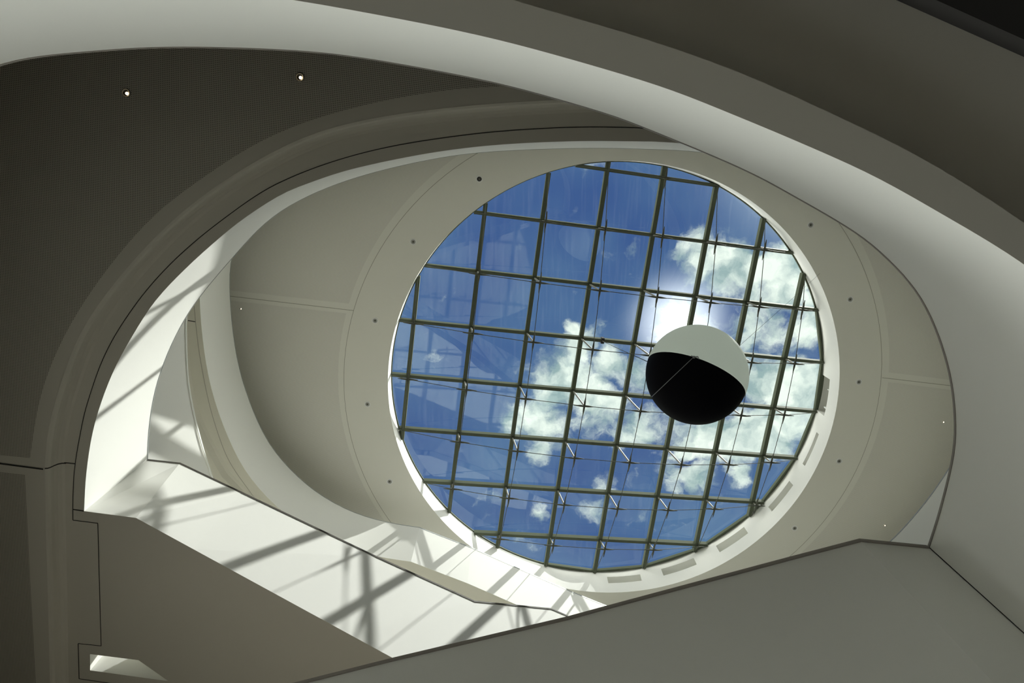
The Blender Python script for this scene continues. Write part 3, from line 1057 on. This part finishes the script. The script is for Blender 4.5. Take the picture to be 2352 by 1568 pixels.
# struts and cables
def strut_len(p):
    return max(0.05, 1.28 * (1 - 0.95 * rho(p) ** 2))
tips = {}
for c_ in range(0, 8):
    for r in range(0, 8):
        p = node_pt(c_, r)
        if not inside(p, 0.955):
            continue
        L_ = strut_len(p)
        tip = p - STRUT_N * L_
        tips[(c_, r)] = tip
        bm = bmesh.new()
        tube(bm, [p, p - STRUT_N * (L_ * 0.08), tip + STRUT_N * min(0.12, L_ * .3), tip], [0.013, 0.021, 0.021, 0.012], 8)
        s_o = link('strut', bm, M_STEEL, win)
        bm = bmesh.new()
        bmesh.ops.create_uvsphere(bm, u_segments=10, v_segments=6, radius=0.034, matrix=Matrix.Translation(tip))
        ex = (node_pt(c_ + 1, r) - p).normalized()
        ey = (node_pt(c_, r + 1) - p).normalized()
        for d in (ex, -ex, ey, -ey):
            tube(bm, [tip, tip + d * 0.10, tip + d * 0.26], [0.026, 0.024, 0.007], 6)
        link('cable_fork', bm, M_CABLE, s_o)
for kind, k, fn, (t0, t1) in lines:
    seq = [fn(t0) - PN * 0.03]
    for j in range(0, 8):
        key = (k, j) if kind == 'c' else (j, k)
        if key in tips:
            seq.append(tips[key])
    seq.append(fn(t1) - PN * 0.03)
    bm = bmesh.new()
    tube(bm, seq, 0.0085, 6)
    link('tie_cable', bm, M_CABLE, win)

# ------------------------------------------------------------------ hanging ball
HB = 10.2
cp = P(1599.5, 860, HB)
eye = Vector((0, 0, EYE))
dist = (cp - eye).length
ax = Vector((0, S, C))
depth = (cp - eye).dot(ax)
R_BALL = 117.0 / F_PX * depth * math.cos((cp - eye).angle(ax)) ** 0.5
view = (cp - eye).normalized()
def ray(u, v):
    return (Vector((1, 0, 0)) * ((u - CX) / F_PX) + Vector((0, C, -S)) * ((v - CY) / F_PX) + Vector((0, S, C))).normalized()
def hit_ball(u, v, r=None):
    r = r or R_BALL
    d = ray(u, v)
    oc = eye - cp
    b = d.dot(oc)
    disc = b * b - (oc.dot(oc) - r * r)
    if disc < 0:
        t = -b
        q = eye + d * t
        return cp + (q - cp).normalized() * r
    return eye + d * (-b - math.sqrt(disc))
# dividing circle: through the two ends of the boundary and its middle
e0, e1, em = hit_ball(1487, 822), hit_ball(1710.5, 893), hit_ball(1600, 821.5)
pole = (e1 - em).cross(e0 - em).normalized()
if pole.dot(hit_ball(1590, 900) - em) < 0:
    pole = -pole
off = (em - cp).dot(pole)
ball = thing('hanging_ball', 'big ball, white above and black below, hung in front of the skylight', 'ball', cp)
rot = pole.to_track_quat('Z', 'Y').to_matrix().to_4x4()
MB = Matrix.Translation(cp) @ rot
a_div = math.acos(max(-1, min(1, off / R_BALL)))
bm = bmesh.new()
lathe(bm, [(R_BALL * 0.998 * math.sin(t), R_BALL * 0.998 * math.cos(t)) for t in np.linspace(0.001, a_div, 28)], 64, MB)
link('black_shell', bm, M_BLACKBALL, ball)['label'] = 'black lower half of the ball'
bm = bmesh.new()
lathe(bm, [(R_BALL * math.sin(t), R_BALL * math.cos(t)) for t in np.linspace(a_div, math.pi - 0.001, 32)], 64, MB)
link('white_shell', bm, M_WHITEBALL, ball)['label'] = 'white upper half of the ball'
bm = bmesh.new()
tube(bm, [hit_ball(u, v, R_BALL * 1.006) for u, v in zip(np.linspace(1593, 1497, 14), np.linspace(820, 911, 14))], 0.0045, 6)
link('cord', bm, M_CAP2, ball)
bm = bmesh.new()
kp = hit_ball(1594, 820, R_BALL * 1.004)
bmesh.ops.create_uvsphere(bm, u_segments=10, v_segments=6, radius=0.022, matrix=Matrix.Translation(kp))
tube(bm, [kp, kp + Vector((0.05, -0.01, -0.02)), kp + Vector((0.07, 0.02, -0.03))], [0.012, 0.012, 0.006], 6)
tube(bm, [kp, kp + Vector((-0.05, -0.03, -0.02))], [0.010, 0.005], 6)
link('knot', bm, M_CAP2, ball)
# clamp on the bar and the two guy wires
cpos = on_glass(1384, 782)
ty_ = (node_pt(4, 3) - node_pt(3, 3)).normalized()
sx_ = ty_.cross(PN).normalized()
CM = Matrix(((ty_.x, sx_.x, PN.x, cpos.x), (ty_.y, sx_.y, PN.y, cpos.y), (ty_.z, sx_.z, PN.z, cpos.z), (0, 0, 0, 1)))
cl_t = thing('beam_clamp', 'small black clamp block gripping a skylight bar left of the ball', 'clamp', cpos)
bm = bmesh.new()
box(bm, (-0.04, -0.075, -0.035), (0.04, 0.075, -0.002), CM)
box(bm, (-0.04, -0.075, -0.005), (0.04, -0.045, 0.10), CM)
box(bm, (-0.04, 0.045, -0.005), (0.04, 0.075, 0.10), CM)
link('jaw', bm, M_BLACK, cl_t)
bm = bmesh.new()
tube(bm, [CM @ Vector((0.0, 0, -0.035)), CM @ Vector((0.0, 0, -0.075))], [0.018, 0.018], 10)
link('bolt', bm, M_STEEL, cl_t)
w1 = CM @ Vector((0.0, 0, -0.07))
tgt = cp + (hit_ball(1487, 830) - cp).normalized() * R_BALL * 1.008
bm = bmesh.new()
tube(bm, [w1, w1.lerp(tgt, .5) + Vector((0, 0, -.03)), tgt], 0.006, 6)
tag(link('guy_wire', bm, M_CABLE), 'thin wire from the black clamp to the left side of the ball', 'wire')
bm = bmesh.new()
a_r, h_r = hit_drum(1884, 627)
xr, yr = drum_xy(a_r)
w2 = Vector((xr, yr, h_r + EYE))
tgt2 = cp + (hit_ball(1704, 790) - cp).normalized() * R_BALL * 1.008
tube(bm, [w2, w2.lerp(tgt2, .5) + Vector((0, 0, -.02)), tgt2], 0.0022, 6)
tag(link('guy_wire', bm, M_CABLE), 'very thin wire from the drum wall at upper right to the ball', 'wire')

# ------------------------------------------------------------------ downlights
def downlight(u, v, h, r, label, group, lit, warm=M_WARM, face=M_GREYREFL, rim=M_LAMPTRIM, lean=(0, 0)):
    p = P(u, v, h)
    t = thing('downlight', label, 'lamp', p, group)
    TM = Matrix.Translation(p)
    bm = bmesh.new()
    lathe(bm, [(r * 0.68, -0.002), (r * 0.70, -0.012), (r * 0.95, -0.012), (r, -0.006), (r, 0.0)], 28, TM)
    link('trim_ring', bm, rim, t)
    bm = bmesh.new()
    rg = lathe(bm, [(r * 0.70, -0.008), (r * 0.62, -0.006), (r * 0.5, -0.0045)], 28, TM)
    bm.faces.new(rg[-1])
    link('reflector', bm, face, t)
    bm = bmesh.new()
    q = TM @ Matrix.Translation((lean[0], lean[1], -0.009))
    lathe(bm, [(r * 0.02, -0.012), (r * 0.26, -0.010), (r * 0.32, 0.0)], 18, q)
    link('lamp', bm, warm if lit else M_STEEL, t)
    return t
downlight(290, 213.5, hp, 0.050, 'lit warm downlight near the left edge of the perforated ceiling', 'lit downlights in the perforated ceiling', True, M_WARM, M_REFL, M_LAMPDARK, (0.012, 0.006))
downlight(689, 177.5, hp, 0.050, 'lit warm downlight in the perforated ceiling close under the pale band', 'lit downlights in the perforated ceiling', True, M_WARM, M_REFL, M_LAMPDARK, (0.008, 0.004))
ringd = [(1101, 411, 'unlit downlight in the plaster ring, topmost left of the skylight'), (949, 555, 'unlit downlight in the plaster ring, second from top left of the skylight'),
         (861.5, 736, 'unlit downlight in the plaster ring, third down left of the skylight'), (844, 928, 'unlit downlight in the plaster ring, fourth down left of the skylight'),
         (895, 1105.5, 'unlit downlight in the plaster ring, lowest left of the skylight'), (1862, 516.5, 'unlit downlight in the plaster ring, topmost right of the skylight'),
         (1952.5, 687.5, 'unlit downlight in the plaster ring, second down right of the skylight'), (1972.5, 877, 'unlit downlight in the plaster ring beside the first drum recess'),
         (1927.5, 1058.5, 'unlit downlight in the plaster ring, fourth down right of the skylight'), (1825, 1212.5, 'unlit downlight in the plaster ring, lowest, just above the shaded guard')]
for k, (u, v, lab) in enumerate(ringd):
    downlight(u, v, D_B, 0.082, lab, 'downlights round the skylight', False, face=M_REFL if k == 0 else M_GREYREFL)
for (u, v, lab) in ((553, 708.5, 'tiny lit spotlight in the top ceiling beside the upper curved guard'), (2166, 968.5, 'tiny spotlight in the top ceiling at the far right'), (2031.5, 1206, 'tiny spotlight in the top ceiling near the lower right')):
    downlight(u, v, D_B - 0.003, 0.032, lab, 'tiny spotlights in the top ceiling', True, M_WARM2, M_REFL, M_RING, (0.01, 0.004))

# small equipment in the first drum recess
am, hm = hit_drum(1896, 914)
x, y = drum_xy(am, 1.022)
z0 = hm + EYE
t = thing('actuator', 'small grey motor on a white bracket inside the upper right drum recess', 'motor', (x, y, z0))
tang = Vector((-math.sin(am), math.cos(am), 0))
radv = Vector((math.cos(am), math.sin(am), 0))
AM = Matrix(((tang.x, radv.x, 0, x), (tang.y, radv.y, 0, y), (0, 0, 1, z0), (0, 0, 0, 1)))
bm = bmesh.new()
box(bm, (-0.22, 0.05, -0.13), (0.30, 0.07, 0.13), AM)
box(bm, (0.28, -0.06, -0.13), (0.31, 0.07, 0.13), AM)
box(bm, (-0.22, -0.05, -0.13), (-0.20, 0.07, 0.13), AM)
link('bracket', bm, M_LAMPTRIM, t)
bm = bmesh.new()
tube(bm, [AM @ Vector((-0.02, 0.0, -0.02)), AM @ Vector((0.20, 0.0, -0.02))], [0.045, 0.045], 14)
link('motor_body', bm, M_REFL, t)
bm = bmesh.new()
tube(bm, [AM @ Vector((-0.02, 0.0, -0.02)), AM @ Vector((-0.48, 0.0, -0.02))], [0.012, 0.012], 10)
link('shaft', bm, M_STEEL, t)

# ------------------------------------------------------------------ building shell
bm = bmesh.new()
for p in [[Vector((X0, Y0, 0)), Vector((X1, Y0, 0)), Vector((X1, Y1, 0)), Vector((X0, Y1, 0))]]:
    poly_holes(bm, [p])
struct(link('floor', bm, M_FLOOR), 'stone floor of the ground level hall', 'floor')
H_TOP = D_B + EYE + 0.3
def shell(name, p, q, label, glazed=None):
    bm = bmesh.new()
    p, q = Vector(p), Vector(q)
    zs = [(0, H_TOP)] if not glazed else [(0, glazed[0]), (glazed[1], H_TOP)]
    for z0, z1 in zs:
        vv = [Vector((a.x, a.y, z)) for a, z in ((p, z0), (q, z0), (q, z1), (p, z1))]
        bm.faces.new([bm.verts.new(x) for x in vv])
    if name == 'wall_left':
        bm.faces.new([bm.verts.new(Vector((X0, y, z))) for y, z in ((Y0, glazed[0]), (5.0, glazed[0]), (5.0, glazed[1]), (Y0, glazed[1]))])
    return struct(link(name, bm, M_WALL), label, 'wall')
GZ = (0.25, A_B + EYE - 0.05)
shell('wall_front', (X0, Y0, 0), (X1, Y0, 0), 'outer wall of the hall behind the camera')
shell('wall_back', (X0, Y1, 0), (X1, Y1, 0), 'outer wall of the hall on the far side, with added glazing on the ground level', GZ)
shell('wall_left', (X0, Y0, 0), (X0, Y1, 0), 'outer wall of the hall at left, with added glazing on the ground level', GZ)
shell('wall_right', (X1, Y0, 0), (X1, Y1, 0), 'outer wall of the hall at right')
def glazing(name, p, q, label):  # unseen windows added to bring fill light onto the lowest curved guard
    p, q = Vector(p), Vector(q)
    w = thing(name, label, 'added window', (p + q) / 2 + Vector((0, 0, GZ[0])))
    w['kind'] = 'structure'
    n = 8
    d = (q - p).normalized()
    for i in range(n + 1):
        c = p + (q - p) * (0.004 + 0.992 * i / n)
        bm = bmesh.new()
        box_between(bm, c + Vector((0, 0, GZ[0])), c + Vector((0, 0, GZ[1])), Vector((d.y, -d.x, 0.001)), 0.07, 0.12)
        link('mullion', bm, M_FRAME, w)
    bm = bmesh.new()
    bm.faces.new([bm.verts.new(x) for x in (p + Vector((0, 0, GZ[0])), q + Vector((0, 0, GZ[0])), q + Vector((0, 0, GZ[1])), p + Vector((0, 0, GZ[1])))])
    link('glass', bm, M_GLASS, w)
glazing('fill_window_2', (X0, Y1, 0), (X1, Y1, 0), 'added unseen window strip for fill light, ground level on the far side')
glazing('fill_window_3', (X0, 5.0, 0), (X0, Y1, 0), 'added unseen window strip for fill light, ground level at left')
# roof over the top ceiling, round the drum
bm = bmesh.new()
poly_holes(bm, [rect(D_B + 0.28), [Vector((*drum_xy(a, 1.12), D_B + 0.28 + EYE)) for a in np.linspace(-math.pi, math.pi, 91)[:-1]]])
struct(link('ceiling', bm, M_WALL), 'flat roof deck round the drum', 'roof')
